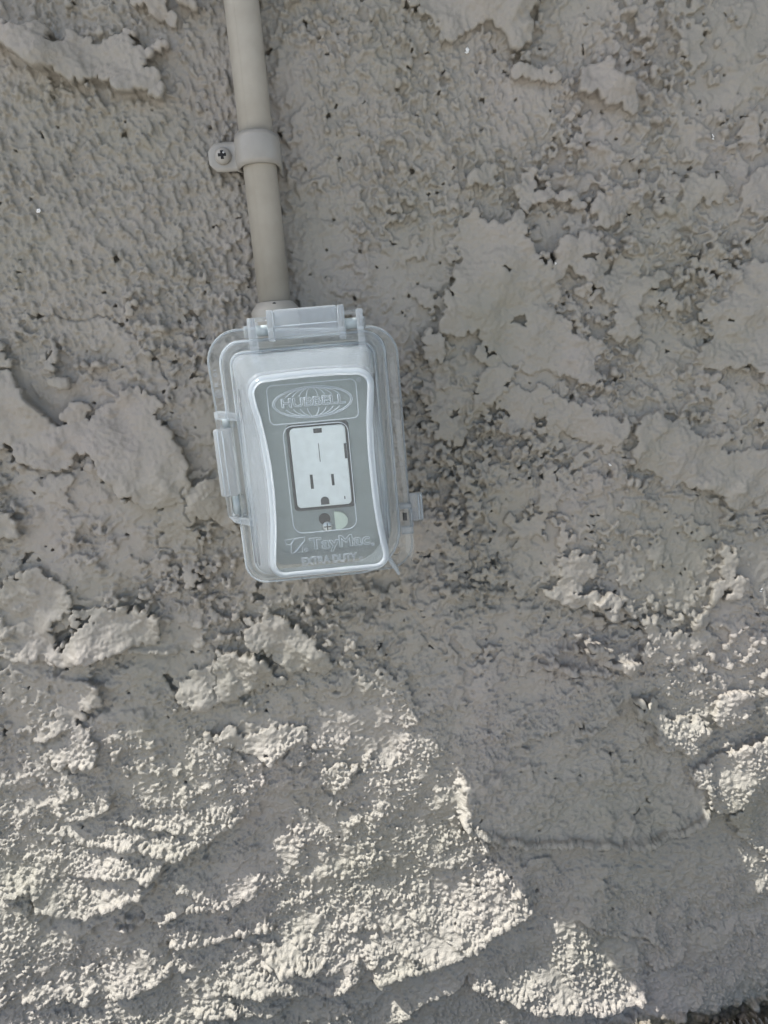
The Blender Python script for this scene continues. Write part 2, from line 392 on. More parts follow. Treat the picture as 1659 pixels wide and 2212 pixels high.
M = dict(
    stucco=stucco_material(),
    paint=paint_material('tan_paint', (0.35, 0.331, 0.288)),
    strap=paint_material('strap_paint', (0.315, 0.30, 0.268), 0.36),
    clear=plastic('clear_plastic', 0.10, 0.07, 0.012),
    rim=plastic('rim_plastic', 0.08, 0.07, 0.02),
    frost=plastic('frosted_plastic', 0.14, 0.15, 0.04, bstr=0.35),
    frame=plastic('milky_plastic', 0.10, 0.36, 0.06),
    clip=plastic('clip_plastic', 0.08, 0.24, 0.02),
    hinge=plastic('hinge_plastic', 0.10, 0.26, 0.04),
    line=plastic('raised_plastic', 0.30, 0.38, 0.06),
    pane=pane_material(),
    plate=simple('grey_plate', (0.225, 0.256, 0.258), 0.35),
    white=simple('white_nylon', (0.74, 0.765, 0.78), 0.35),
    black=simple('black_slot', (0.006, 0.006, 0.007), 0.7),
    dark=simple('dark_recess', (0.03, 0.032, 0.035), 0.7),
    steel=simple('zinc_steel', (0.55, 0.56, 0.57), 0.3, 1.0),
    green=simple('pale_green_plastic', (0.55, 0.62, 0.54), 0.4),
    pin=simple('grey_pin', (0.42, 0.47, 0.48), 0.25),
    grate=simple('grate_bar', (0.22, 0.21, 0.185), 0.7),
    blackp=simple('black_plastic', (0.008, 0.008, 0.008), 0.6),
    fleck=simple('white_lint', (0.85, 0.85, 0.83), 0.8),
    eave=simple('eave_board', (0.45, 0.42, 0.36), 0.7),
)
gm, gnt, gb = mat('dry_ground')
gn = noise_node(gnt, 14, 8, 0.7)
gr = ramp(gnt, gn.outputs['Fac'], [(0.3, (0.40, 0.38, 0.345)), (0.7, (0.52, 0.495, 0.455))])
gnt.links.new(gr.outputs['Color'], gb.inputs['Base Color'])
gb.inputs['Roughness'].default_value = 0.9
bump(gnt, gb, gn.outputs['Fac'], 0.6, 0.01)
M['ground'] = gm
sm_, snt, sb = mat('dark_soil')
sn = noise_node(snt, 90, 8, 0.7)
sr = ramp(snt, sn.outputs['Fac'], [(0.3, (0.022, 0.017, 0.012)), (0.7, (0.075, 0.058, 0.042))])
snt.links.new(sr.outputs['Color'], sb.inputs['Base Color'])
sb.inputs['Roughness'].default_value = 0.95
bump(snt, sb, sn.outputs['Fac'], 0.9, 0.006)
M['soil'] = sm_


# ---------------------------------------------------------------- object helpers
def tag(o, label=None, cat=None, group=None, kind=None):
    if label: o['label'] = label
    if cat: o['category'] = cat
    if group: o['group'] = group
    if kind: o['kind'] = kind
    return o


def thing(name, label, cat, x=0, n=0, z=0):
    o = bpy.data.objects.new(name, None)
    o.empty_display_size = 0.02
    C.objects.link(o)
    o.location = P3(x, n, z)
    return tag(o, label, cat)


def link(name, me, material, parent=None, smooth=True):
    o = bpy.data.objects.new(name, me)
    C.objects.link(o)
    me.materials.clear()
    me.materials.append(material)
    if smooth:
        me.polygons.foreach_set('use_smooth', np.ones(len(me.polygons), bool))
    if parent:
        o.parent = parent
        root = parent
        loc = Vector((0, 0, 0))
        while root:
            loc += root.location
            root = root.parent
        o.location = -loc      # geometry is written in world coordinates
        if o.parent.parent:
            o.location = Vector((0, 0, 0)) if o.parent.location.length and o.parent.type == 'MESH' else o.location
    return o


def mesh(name, verts, faces, material, parent=None, smooth=True):
    me = bpy.data.meshes.new(name)
    me.from_pydata([P3(*v) for v in verts], [], faces)
    me.validate()
    bm = bmesh.new()
    bm.from_mesh(me)
    bmesh.ops.recalc_face_normals(bm, faces=bm.faces)
    bm.to_mesh(me)
    bm.free()
    return link(name, me, material, parent, smooth)


def bm_obj(name, bm, material, parent=None, smooth=True):
    bmesh.ops.recalc_face_normals(bm, faces=bm.faces)
    me = bpy.data.meshes.new(name)
    bm.to_mesh(me)
    bm.free()
    return link(name, me, material, parent, smooth)


def add_box(bm, x0, x1, n0, n1, z0, z1, bev=0.0, seg=2):
    co = [(x, n, z) for x in (x0, x1) for n in (n0, n1) for z in (z0, z1)]
    v = [bm.verts.new(P3(*c)) for c in co]
    fs = [(0, 1, 3, 2), (4, 6, 7, 5), (0, 4, 5, 1), (2, 3, 7, 6), (0, 2, 6, 4), (1, 5, 7, 3)]
    f = [bm.faces.new([v[i] for i in q]) for q in fs]
    if bev:
        ed = list({e for q in f for e in q.edges})
        bmesh.ops.bevel(bm, geom=ed, offset=bev * MM, segments=seg, profile=0.5, affect='EDGES')


def box(name, x0, x1, n0, n1, z0, z1, material, parent=None, bev=0.4, seg=2):
    bm = bmesh.new()
    add_box(bm, x0, x1, n0, n1, z0, z1, bev, seg)
    return bm_obj(name, bm, material, parent, smooth=False if not bev else True)


def flatshade(o):
    o.data.polygons.foreach_set('use_smooth', np.zeros(len(o.data.polygons), bool))
    return o


def rrect(x0, x1, z0, z1, r, nc=8, ns=14):
    """closed loop, clockwise from the top-left corner; r = tl, tr, br, bl"""
    if not isinstance(r, (tuple, list)):
        r = (r,) * 4
    pts = []
    cs = [(x0 + r[0], z1 - r[0], 180, 90, r[0]), (x1 - r[1], z1 - r[1], 90, 0, r[1]), (x1 - r[2], z0 + r[2], 0, -90, r[2]), (x0 + r[3], z0 + r[3], -90, -180, r[3])]
    for i, (cx, cz, a0, a1, rr) in enumerate(cs):
        arc = []
        for k in range(nc + 1):
            a = math.radians(a0 + (a1 - a0) * k / nc)
            arc.append((cx + rr * math.cos(a), cz + rr * math.sin(a)))
        pts += arc
        nx = cs[(i + 1) % 4]
        a = math.radians(nx[2])
        q = (nx[0] + nx[4] * math.cos(a), nx[1] + nx[4] * math.sin(a))
        p = arc[-1]
        for k in range(1, ns):
            t = k / ns
            pts.append((p[0] + (q[0] - p[0]) * t, p[1] + (q[1] - p[1]) * t))
    return pts


def loft(loops, cap_first=False, cap_last=False):
    """loops: list of (points, n)"""
    verts, faces = [], []
    L = len(loops[0][0])
    for pts, n in loops:
        verts += [(p[0], n, p[1]) for p in pts]
    for i in range(len(loops) - 1):
        for k in range(L):
            a, b = i * L + k, i * L + (k + 1) % L
            faces.append((a, b, b + L, a + L))
    if cap_first:
        faces.append(tuple(range(L)))
    if cap_last:
        faces.append(tuple(range((len(loops) - 1) * L, len(loops) * L)))
    return verts, faces


def tube(paths, r, sides=6):
    """paths: list of (points (x, n, z), closed)"""
    verts, faces = [], []
    for pts, closed in paths:
        base = len(verts)
        m = len(pts)
        P = [Vector(p) for p in pts]
        for i in range(m):
            a = P[i - 1] if (closed or i) else P[i]
            b = P[(i + 1) % m] if (closed or i < m - 1) else P[i]
            t = (b - a).normalized()
            s = t.cross(Vector((0, 1, 0)))
            s = s.normalized() if s.length > 1e-6 else Vector((1, 0, 0))
            q = s.cross(t)
            for k in range(sides):
                an = 2 * math.pi * k / sides
                verts.append(tuple(P[i] + s * (r * math.cos(an)) + q * (r * math.sin(an))))
        for i in range(m if closed else m - 1):
            for k in range(sides):
                a0 = base + i * sides + k
                a1 = base + i * sides + (k + 1) % sides
                b0 = base + ((i + 1) % m) * sides + k
                b1 = base + ((i + 1) % m) * sides + (k + 1) % sides
                faces.append((a0, a1, b1, b0))
        if not closed:
            faces.append(tuple(base + k for k in range(sides)))
            faces.append(tuple(base + (m - 1) * sides + k for k in range(sides)))
    return verts, faces


def lathe(prof, cx, cn, cz, axis, seg=40):
    """prof: (radius, height along axis); axis 'z' or 'n'"""
    verts, faces = [], []
    for r, h in prof:
        for k in range(seg):
            a = 2 * math.pi * k / seg
            if axis == 'z':
                verts.append((cx + r * math.cos(a), cn + r * math.sin(a), cz + h))
            else:
                verts.append((cx + r * math.cos(a), cn + h, cz + r * math.sin(a)))
    for i in range(len(prof) - 1):
        for k in range(seg):
            a, b = i * seg + k, i * seg + (k + 1) % seg
            faces.append((a, b, b + seg, a + seg))
    faces.append(tuple(range(seg)))
    faces.append(tuple(range((len(prof) - 1) * seg, len(prof) * seg)))
    return verts, faces


def prism(outline, n0, n1):
    """outline: (x, z) points, extruded along n"""
    L = len(outline)
    v = [(p[0], n0, p[1]) for p in outline] + [(p[0], n1, p[1]) for p in outline]
    f = [tuple(range(L)), tuple(range(L, 2 * L))] + [(k, (k + 1) % L, L + (k + 1) % L, L + k) for k in range(L)]
    return v, f


# ---------------------------------------------------------------- stucco wall
DX = 0.62
X0, Z0 = -540.0, -490.0
NX, NZ = 1742, 1536
rng = np.random.default_rng(11)
kx = np.fft.rfftfreq(NX, DX) * 2 * np.pi
kz = np.fft.fftfreq(NZ, DX) * 2 * np.pi
KX, KZ = np.meshgrid(kx, kz)


def fnoise(s, lo=None, ang=None, stretch=1.0):
    """unit-variance noise with features of about s mm (band-passed below lo)"""
    w = np.fft.rfft2(rng.standard_normal((NZ, NX)).astype(np.float32))
    if ang is None:
        k2 = KX ** 2 + KZ ** 2
    else:
        c, d = math.cos(ang), math.sin(ang)
        u, v = KX * c + KZ * d, -KX * d + KZ * c
        k2 = (u * stretch) ** 2 + v ** 2
    g = np.exp(-0.5 * k2 * (s * 0.42) ** 2)
    if lo:
        g = g - np.exp(-0.5 * k2 * (lo * 0.42) ** 2)
    f = np.fft.irfft2(w * g, s=(NZ, NX))
    return ((f - f.mean()) / f.std()).astype(np.float32)


def blur(f, s):
    g = np.exp(-0.5 * (KX ** 2 + KZ ** 2) * s * s)
    return np.fft.irfft2(np.fft.rfft2(f) * g, s=(NZ, NX)).astype(np.float32)


def sstep(a, b, v):
    t = np.clip((v - a) / (b - a), 0, 1)
    return t * t * (3 - 2 * t)


xs = (X0 + DX * np.arange(NX)).astype(np.float32)
zs = (Z0 + DX * np.arange(NZ)).astype(np.float32)
XX, ZZ = np.meshgrid(xs, zs)
w_a, w_b, w_c, w_d = fnoise(14), fnoise(14), fnoise(4.5), fnoise(4.5)
w_e, w_f = fnoise(1.8), fnoise(1.8)
WX = XX + 1.6 * w_a + 1.3 * w_c + 0.55 * w_e
WZ = ZZ + 1.6 * w_b + 1.3 * w_d + 0.55 * w_f


def window(x0, x1, z0, z1, m):
    i0 = max(0, int((x0 - m - X0) / DX)); i1 = min(NX, int((x1 + m - X0) / DX) + 1)
    j0 = max(0, int((z0 - m - Z0) / DX)); j1 = min(NZ, int((z1 + m - Z0) / DX) + 1)
    return slice(j0, j1), slice(i0, i1)


def inside(poly, px, pz):
    c = np.zeros(px.shape, bool)
    n = len(poly)
    for i in range(n):
        (xa, za), (xb, zb) = poly[i], poly[(i + 1) % n]
        if za == zb:
            continue
        t = ((za > pz) != (zb > pz)) & (px < (xb - xa) * (pz - za) / (zb - za) + xa)
        c ^= t
    return c


def polydist(line, px, pz):
    """distance to a polyline, and signed side (positive above)"""
    best = np.full(px.shape, 1e9, np.float32)
    side = np.zeros(px.shape, np.float32)
    end = np.zeros(px.shape, bool)
    for i in range(len(line) - 1):
        (xa, za), (xb, zb) = line[i], line[i + 1]
        dx, dz = xb - xa, zb - za
        l2 = dx * dx + dz * dz
        tt = ((px - xa) * dx + (pz - za) * dz) / l2
        t = np.clip(tt, 0, 1)
        d = np.hypot(px - xa - t * dx, pz - za - t * dz)
        s = np.sign((pz - za) * dx - (px - xa) * dz)
        m = d < best
        best = np.where(m, d, best)
        side = np.where(m, s, side)
        e = ((i == 0) & (tt < 0)) | ((i == len(line) - 2) & (tt > 1))
        end = np.where(m, e, end)
    return best, side, end


# zones
low = sstep(-165, -250, ZZ + 14 * w_a)                                  # sandy foot of the wall
right = sstep(-30, 20, XX + 6 * w_b) * (1 - low)
upleft = sstep(-5, -35, XX + 5 * w_b) * sstep(-10, 40, ZZ + 10 * w_a)
peb_r = sstep(150, 90, XX + 10 * w_b) * sstep(-25, 5, XX) * sstep(50, 110, ZZ + 10 * w_a)
pebble = np.maximum(upleft, peb_r)

# traced trowelled plateaus
plat = np.zeros((NZ, NX), np.float32)
for h, poly in PLATEAUS:
    px = [p[0] for p in poly]; pz = [p[1] for p in poly]
    wdw = window(min(px), max(px), min(pz), max(pz), 9)
    ins = inside(poly, WX[wdw], WZ[wdw])
    plat[wdw] = np.maximum(plat[wdw], ins * h * 1.8)
# knocked-down flakes where the photograph shows them everywhere
kn = fnoise(13, 40) + 0.55 * fnoise(5, 12) + 0.3 * fnoise(2.2, 4.5)
known = np.zeros((NZ, NX), np.float32)
known = (kn > 0.55).astype(np.float32) * (0.9 + 0.5 * np.clip(fnoise(25), -1, 1))
flake_w = np.clip(0.85 * right + 0.6 * (1 - right) * (1 - upleft), 0, 1) * (1 - 0.75 * peb_r)
known *= flake_w
plat *= np.clip(0.95 + 0.48 * fnoise(32), 0.3, 1.8)
plate_soft = blur(plat, 0.4)
flat = sstep(0.8, 1.8, plate_soft)
flake_soft = blur(known, 0.5) * 1.9
H = np.maximum(plate_soft * (1 + 0.10 * w_a), flake_soft + 0.25 * plate_soft)
# dished lips round the plateau edges
H -= 0.12 * (plate_soft - blur(plat, 2.2)) * flat
flatness = np.maximum(flat, 0.7 * sstep(0.5, 1.0, flake_soft))
# crumbly ground between
n15, n3, n6 = fnoise(1.7, 3.4), fnoise(3.2, 7), fnoise(7, 16)
lump = fnoise(5.5, 14)
crumb = 0.16 * n15 + 0.42 * n3 + 0.70 * n6 + 0.75 * np.maximum(lump, -0.6) - 0.55 * np.abs(fnoise(4.0, 9))
crumb = np.maximum(crumb, -0.75 + 0.12 * n15 + 0.2 * n6)
crumb *= np.clip(0.75 + 0.5 * fnoise(26), 0.22, 1.5)
H += crumb * (1 - 0.86 * flatness) * (1 - 0.55 * pebble) * (1.4 - 0.75 * low)
H += (0.10 * fnoise(2.0, 4.0) + 0.05 * n15 + 0.32 * n6 + 0.5 * fnoise(14, 34)) * flatness
# elongated pebble roughcast, running down the wall
pb = fnoise(2.4, 6.0, math.radians(-76), 2.1) + 0.45 * fnoise(1.5, 3.0)
pbl = np.where(pb > 0, pb, 0.45 * pb)
H += 0.68 * pbl * pebble * (1 - 0.75 * flat)
H += 0.9 * fnoise(60) + 0.5 * fnoise(24)
# the painted coat above stands proud in thick, rounded relief
H = ((H - 1.6) * (1.38 - 0.38 * low) + 1.6).astype(np.float32)
# trowel lips of the foot
lipmask = np.zeros((NZ, NX), np.float32)
for h, L, line in LIPS:
    px = [p[0] for p in line]; pz = [p[1] for p in line]
    wdw = window(min(px), max(px), min(pz), max(pz), 3 * L)
    wx = XX[wdw] + 0.9 * w_a[wdw] + 0.5 * w_c[wdw]; wz = ZZ[wdw] + 1.0 * w_b[wdw] + 0.75 * w_d[wdw]
    d, s, e = polydist(line, wx, wz)
    up = 0.85 * h * np.exp(-(d / L) ** 1.3) + 1.3 * np.exp(-(d / 3.0) ** 1.6)
    dn = h * np.clip(1 - d / 1.1, 0, 1) - 0.30 * h * np.exp(-(d / 9.0) ** 2)
    f = np.where(s > 0, up, dn)
    if L > 30:
        f = f + 3.6 * np.exp(-(d / 2.1) ** 2)        # thin bead of plaster squeezed out along the stroke
    # fade towards the ends of the stroke
    xa, xb = min(px), max(px)
    fade = sstep(xa - 5, xa + 6, wx) * sstep(xb + 5, xb - 6, wx)
    f = f * fade
    H[wdw] += 1.3 * f
    lipmask[wdw] = np.maximum(lipmask[wdw], np.where(s > 0, np.exp(-d / (0.8 * L)), -np.exp(-d / 9.0)) * fade)
# trowelled ledges of the foot: slabs that swell downwards and break off in a lip
ang = 0.10 + 0.35 * fnoise(120)
ph = (-(ZZ * np.cos(ang) - XX * np.sin(ang)) / 52.0) + 0.42 * fnoise(70) + 0.07 * w_a + 0.03 * w_c
fr = ph - np.floor(ph)
led = np.where(fr < 0.94, (fr / 0.94) ** 2.2, 1 - (fr - 0.94) / 0.06)
H += low ** 3 * (1 - 0.75 * sstep(20, 80, XX)) * led * np.clip(1.6 + 2.2 * fnoise(60), 0, 6)
ledge = low * (sstep(0.35, 0.95, fr) - 0.9 * sstep(0.28, 0.0, fr))
# broad scoops of the foot
H += low * (1.2 * fnoise(30, 90, math.radians(15), 2.0) + 0.6 * fnoise(12, 30))
# cracks, ridges, pits
for line in CRACKS:
    px = [p[0] for p in line]; pz = [p[1] for p in line]
    wdw = window(min(px), max(px), min(pz), max(pz), 6)
    d, s, e = polydist(line, XX[wdw] + 0.8 * w_c[wdw] + 0.4 * w_e[wdw], ZZ[wdw] + 0.8 * w_d[wdw] + 0.4 * w_f[wdw])
    H[wdw] -= 1.8 * np.exp(-(d / 0.5) ** 2)
for h, w, line in RIDGES:
    px = [p[0] for p in line]; pz = [p[1] for p in line]
    wdw = window(min(px), max(px), min(pz), max(pz), 10)
    d, s, e = polydist(line, WX[wdw], WZ[wdw])
    H[wdw] += h * np.exp(-(d / w) ** 2)


def stamp_pit(x, z, r, dep):
    wdw = window(x, x, z, z, r * 1.6 + 3)
    q = min(1.0, r / 3.0)
    d = np.hypot(XX[wdw] + q * (WX[wdw] - XX[wdw]) - x, (ZZ[wdw] + q * (WZ[wdw] - ZZ[wdw]) - z) * 1.15) / r
    H[wdw] -= 1.7 * dep * (1 - sstep(0.7, 1.05, d))


for x, z, r, dep in PITS:
    stamp_pit(x, z, max(r, 0.9), dep)
hole_w = (1 - flat) * (0.5 + 0.8 * right + 0.2 * pebble) * (1 - 0.6 * low)
cand = rng.random((2600, 3))
for u, v, q in cand:
    x, z = -300 + 600 * u, -480 + 700 * v
    i, j = int((x - X0) / DX), int((z - Z0) / DX)
    if rng.random() < 0.62 * hole_w[j, i] * (0.35 if kn[j, i] > 0.4 else 1):
        stamp_pit(x, z, 0.55 + 0.9 * q * q, 1.3 + 1.6 * q)
# trowelled-smooth hollows and bulges of the foot
smooth = np.zeros((NZ, NX), np.float32)
for poly in SMOOTH:
    px = [p[0] for p in poly]; pz = [p[1] for p in poly]
    wdw = window(min(px), max(px), min(pz), max(pz), 9)
    smooth[wdw] = np.maximum(smooth[wdw], inside(poly, WX[wdw], WZ[wdw]))
smooth = blur(smooth, 2.0)
leather = fnoise(1.9, 3.6, math.radians(8), 1.5)
H += (0.40 * smooth + 0.30 * low * (1 - smooth)) * np.maximum(leather, -0.7)
# sand grains on the foot and scattered nibs elsewhere
G = np.zeros((NZ, NX), np.float32)
patch = fnoise(9, 40) + 0.5 * fnoise(3.5, 8)
gw = np.clip(low, 0, 1) * (1 - smooth) * np.clip(0.50 + 0.25 * patch + 0.45 * fnoise(20, 60) + 0.65 * np.maximum(lipmask, 0) + 0.9 * np.minimum(lipmask, 0) + 0.30 * ledge, 0.02, 1)
gw = np.maximum(gw, 0.035 * (1 - flat) * (1 - low))


def stamp_grain(x, z, r, hh):
    i0 = int((x - r - X0) / DX); i1 = int((x + r - X0) / DX) + 2
    j0 = int((z - r - Z0) / DX); j1 = int((z + r - Z0) / DX) + 2
    i0, j0 = max(i0, 0), max(j0, 0)
    d2 = ((xs[None, i0:i1] - x) ** 2 + (zs[j0:j1, None] - z) ** 2) / (r * r)
    cap = hh * np.sqrt(np.clip(1 - d2, 0, 1))
    np.maximum(G[j0:j1, i0:i1], cap, out=G[j0:j1, i0:i1])


pts = rng.random((80000, 4))
for a, b, c, d in pts:
    x, z = -320 + 640 * a, -487 + 710 * b
    i, j = int((x - X0) / DX), int((z - Z0) / DX)
    if d < gw[j, i]:
        r = 0.74 + 0.62 * c * c
        stamp_grain(x, z, r, r * (0.9 + 0.5 * (1 - c)))
G = blur(G, 0.12)
H += G * (0.8 + 0.45 * low)
# the wall swells outwards at its foot
t = np.maximum(0, -220 - ZZ)
H += 15 * (t / 250) ** 2
H += sstep(-467, -471, ZZ + 1.2 * w_c) * (1.5 + 1.6 * n6)
H += 1.0
H = np.where(ZZ < -466, np.minimum(H, 27.5), H)
# keep the plaster clear of conduit, strap and box
wp = sstep(13, 8, np.abs(XX + 36)) * sstep(12, 18, ZZ)
H = H * (1 - wp) + np.minimum(H, 3.4) * wp
ws = sstep(3, 0, np.maximum(np.maximum(-66 - XX, XX + 24), np.maximum(104 - ZZ, ZZ - 125)))
H = H * (1 - ws) + np.minimum(H, 2.7) * ws

fade = sstep(448, 390, ZZ)
Hf = H * fade + (1 - fade) * 2.0
ci = np.concatenate([np.arange(0, 391, 6), np.arange(396, 1347, 1), np.arange(1350, NX, 6)])
ri = np.concatenate([np.arange(0, 1176, 1), np.arange(1181, NZ, 6)])
# beyond the dense middle the relief carries on, coarser, to either side (the noise tiles)
EXT = np.arange(9.0, 660.0, 9.0)
xl, xr = xs[0] - EXT[::-1], xs[-1] + EXT
wrapi = lambda x: np.round((x - X0) / DX).astype(int) % NX
call = np.concatenate([wrapi(xl), ci, wrapi(xr)])
xall = np.concatenate([xl, xs[ci], xr])
xo = np.concatenate([[-3000, -2300, -1800, -1400, -1220], xall, [1220, 1400, 1800, 2300, 3000]])
zo = np.concatenate([zs[ri], [520, 600, 800, 1200, 1700, 2300, 2600]])
Hs = np.full((len(zo), len(xo)), 2.0, np.float32)
Hs[:len(ri), 5:5 + len(call)] = Hf[np.ix_(ri, call)]
tz = np.maximum(0, -220 - zo)
fl = (15 * (tz / 250) ** 2)[:, None]
Hs[:, :5] = 2 + fl
Hs[:, -5:] = 2 + fl
VX, VZ = np.meshgrid(xo, zo)
# undercut edges: raised rims lean out over the hollows beside them
Hb = blur(Hf, 1.3)
gz_, gx_ = np.gradient(blur(Hf, 0.7), DX)
gm_ = np.sqrt(gx_ ** 2 + gz_ ** 2) + 1e-6
amt = np.clip(0.75 * (Hf - Hb), -1.0, 1.0) * np.clip(gm_ / 1.2, 0, 1) * fade
SX = np.zeros_like(VX); SZ = np.zeros_like(VZ)
SX[:len(ri), 5:5 + len(call)] = (-amt * gx_ / gm_)[np.ix_(ri, call)]
SZ[:len(ri), 5:5 + len(call)] = (-amt * gz_ / gm_)[np.ix_(ri, call)]
VX = VX + SX
VZ = VZ + SZ
co = np.empty((VX.size, 3), np.float32)
co[:, 0] = VX.ravel() * MM
co[:, 1] = -Hs.ravel() * MM
co[:, 2] = (VZ.ravel() + GZ) * MM
nr, nc_ = VX.shape
idx = np.arange(nr * nc_, dtype=np.int32).reshape(nr, nc_)
quads = np.stack([idx[:-1, :-1], idx[:-1, 1:], idx[1:, 1:], idx[1:, :-1]], -1).reshape(-1, 4)
me = bpy.data.meshes.new('stucco_face')
me.vertices.add(len(co)); me.vertices.foreach_set('co', co.ravel())
me.loops.add(quads.size); me.loops.foreach_set('vertex_index', quads.ravel())
me.polygons.add(len(quads))
me.polygons.foreach_set('loop_start', np.arange(0, quads.size, 4, dtype=np.int32))
me.polygons.foreach_set('loop_total', np.full(len(quads), 4, np.int32))
me.update(calc_edges=True)
wall = thing('stucco_wall', 'rough greige stucco wall with trowelled patches, pits and a sandy foot', 'wall', 0, 0, -492)
link('stucco_face', me, M['stucco'], wall)
box('wall_core', -3000, 3000, -200, -8, -492, 2600, M['stucco'], wall, bev=0)
# roof overhang above the frame, which keeps the upper wall out of the sun
EN = 450.0
EZ = -205 + EN / (math.tan(SUN_GRAZE) / math.cos(SUN_SIDE))
box('roof_overhang', -3000, 3000, -200, EN, EZ, EZ + 150, M['eave'], wall, bev=0)

box('added_sky_blocker', -1000, 4000, -200, 1700, 2050, 2140, M['eave'], wall, bev=0)  # added unseen slab blocking overhead sky, so the wall gets more directional light

# ---------------------------------------------------------------- ground
gv = [(-60000, -180, -492), (60000, -180, -492), (60000, 120000, -492), (-60000, 120000, -492)]
g = mesh('ground', gv, [(0, 1, 2, 3)], M['ground'], smooth=False)
tag(g, kind='structure')

# bare soil bed along the foot of the wall, with a gently uneven top and edge
rs = np.random.default_rng(5)
sv, sf = [], []
nxs, nns = 121, 13
for i in range(nxs):
    for j in range(nns):
        x_ = -3000 + 6000 * i / (nxs - 1)
        e_ = 230 + 12 * math.sin(x_ / 90.0) + rs.uniform(-8, 8)
        sv.append((x_, -180 + (e_ + 180) * j / (nns - 1), -488 + (rs.uniform(-1.2, 1.2) if j < nns - 1 else -3.2)))
for i in range(nxs - 1):
    for j in range(nns - 1):
        a = i * nns + j
        sf.append((a, a + nns, a + nns + 1, a + 1))
tag(mesh('soil_bed', sv, sf, M['soil']), kind='structure')

# ---------------------------------------------------------------- conduit
cx, cn = -36.2, 13.5
con = thing('electrical_conduit', 'tan painted metal conduit running straight down the wall into the top of the clear cover', 'conduit', cx, cn, 20)
v, f = lathe([(8.95, 30), (8.95, 300), (8.95, 1000), (8.95, EZ - 1)], cx, cn, 0, 'z', 64)
pipe = mesh('pipe', v, f, M['paint'], con)
# weld seam along the pipe
v, f = tube([([(cx - 3.2, cn + 8.36, 30), (cx - 3.2, cn + 8.36, 900)], False)], 0.09, 5)
mesh('weld_seam', v, f, M['paint'], pipe)
v, f = lathe([(9.2, 36.2), (9.8, 36.4), (10.2, 36.0), (13.1, 32.6), (13.6, 31.6), (13.6, 8), (9, 8)], cx, cn, 0, 'z', 48)
cn_ob = mesh('connector', v, f, M['paint'], con)
v, f = lathe([(1.15, 0), (1.15, 0.5), (0.8, 0.6)], cx + 0.5, cn + 10.6, 34.4, 'n', 14)
mesh('set_screw', v, f, M['black'], cn_ob)

# ---------------------------------------------------------------- strap
st = thing('conduit_strap', 'one-hole strap with a screw, clamping the conduit above the cover', 'strap', -46, 3, 114)
path = [(-64.2, 3.6), (-62.5, 3.6), (-60.5, 3.6), (-57, 3.6), (-53, 3.6), (-50.2, 3.7), (-48.6, 4.6), (-47.9, 6.2)]
for k in range(0, 25):
    a = math.radians(205 - 232 * k / 24)
    path.append((cx + 11.3 * math.cos(a), cn + 11.3 * math.sin(a)))
path += [(-25.7, 6.0), (-25.3, 4.0), (-25.1, 2.6)]
zc = [(112.2, 118.6), (110.2, 120.8), (108.4, 122.6)] + [(108.0, 122.9)] * 3 + [(107.6, 122.5), (106.8, 121.9)]
while len(zc) < len(path):
    k = (len(zc) - 8) / (len(path) - 8)
    zc.append((105.6 - 2.6 * max(0, k - 0.62) / 0.38 + 0.6 * math.sin(math.pi * k), 122.3 - 4.5 * max(0, k - 0.55) / 0.45))
verts, faces = [], []
NB = 7
for i, ((px, pn), (z0, z1)) in enumerate(zip(path, zc)):
    a = Vector(path[max(i - 1, 0)]); b = Vector(path[min(i + 1, len(path) - 1)])
    tdir = (b - a).normalized()
    nor = Vector((-tdir.y, tdir.x))
    curved = 1.0 if 8 <= i < len(path) - 3 else 0.15
    for s_ in (1, -1):
        for k in range(NB):
            u = k / (NB - 1)
            off = 0.7 * s_ + curved * 0.55 * (1 - abs(2 * u - 1) ** 3) - curved * 0.3
            verts.append((px + nor.x * off, pn + nor.y * off, z0 + (z1 - z0) * u))
R = 2 * NB
for i in range(len(path) - 1):
    for k in range(NB - 1):
        a = i * R + k
        faces.append((a, a + 1, a + 1 + R, a + R))
        a = i * R + NB + k
        faces.append((a, a + R, a + 1 + R, a + 1))
    faces.append((i * R, i * R + R, i * R + R + NB, i * R + NB))
    faces.append((i * R + NB - 1, i * R + 2 * NB - 1, i * R + R + 2 * NB - 1, i * R + R + NB - 1))
for base in (0, (len(path) - 1) * R):
    faces.append(tuple(base + k for k in range(NB)) + tuple(base + NB + k for k in reversed(range(NB))))
band = mesh('band', verts, faces, M['strap'], st)
v, f = lathe([(4.5, 4.2), (4.55, 5.0), (4.3, 5.6), (3.6, 6.5), (2.4, 7.2), (1.2, 7.5), (0.3, 7.6)], -56.3, 0, 116.0, 'n', 32)
scr = mesh('screw', v, f, M['strap'], st)
bm = bmesh.new()
add_box(bm, -58.6, -54.2, 7.0, 7.62, 115.2, 116.8, 0.15)
add_box(bm, -57.2, -55.6, 7.0, 7.66, 113.8, 118.2, 0.15)
o = bm_obj('cross_recess', bm, M['black'], scr)
v, f = lathe([(0.55, 0), (0.5, 0.2), (0.2, 0.3)], -55.5, 7.5, 117.0, 'n', 10)
mesh('bare_metal_chip', v, f, M['steel'], scr)

# ---------------------------------------------------------------- junction box and outlet
jb = thing('junction_box', 'tan painted box behind the clear cover, between it and the wall', 'box', -20, 0, -105)
v, f = loft([(rrect(-55, 13, -108, 10, 9), 1.0), (rrect(-55, 13, -108, 10, 9), 41), (rrect(-54.4, 12.4, -107.4, 9.4, 8.5), 41.6)], True, True)
mesh('box_shell', v, f, M['paint'], jb)

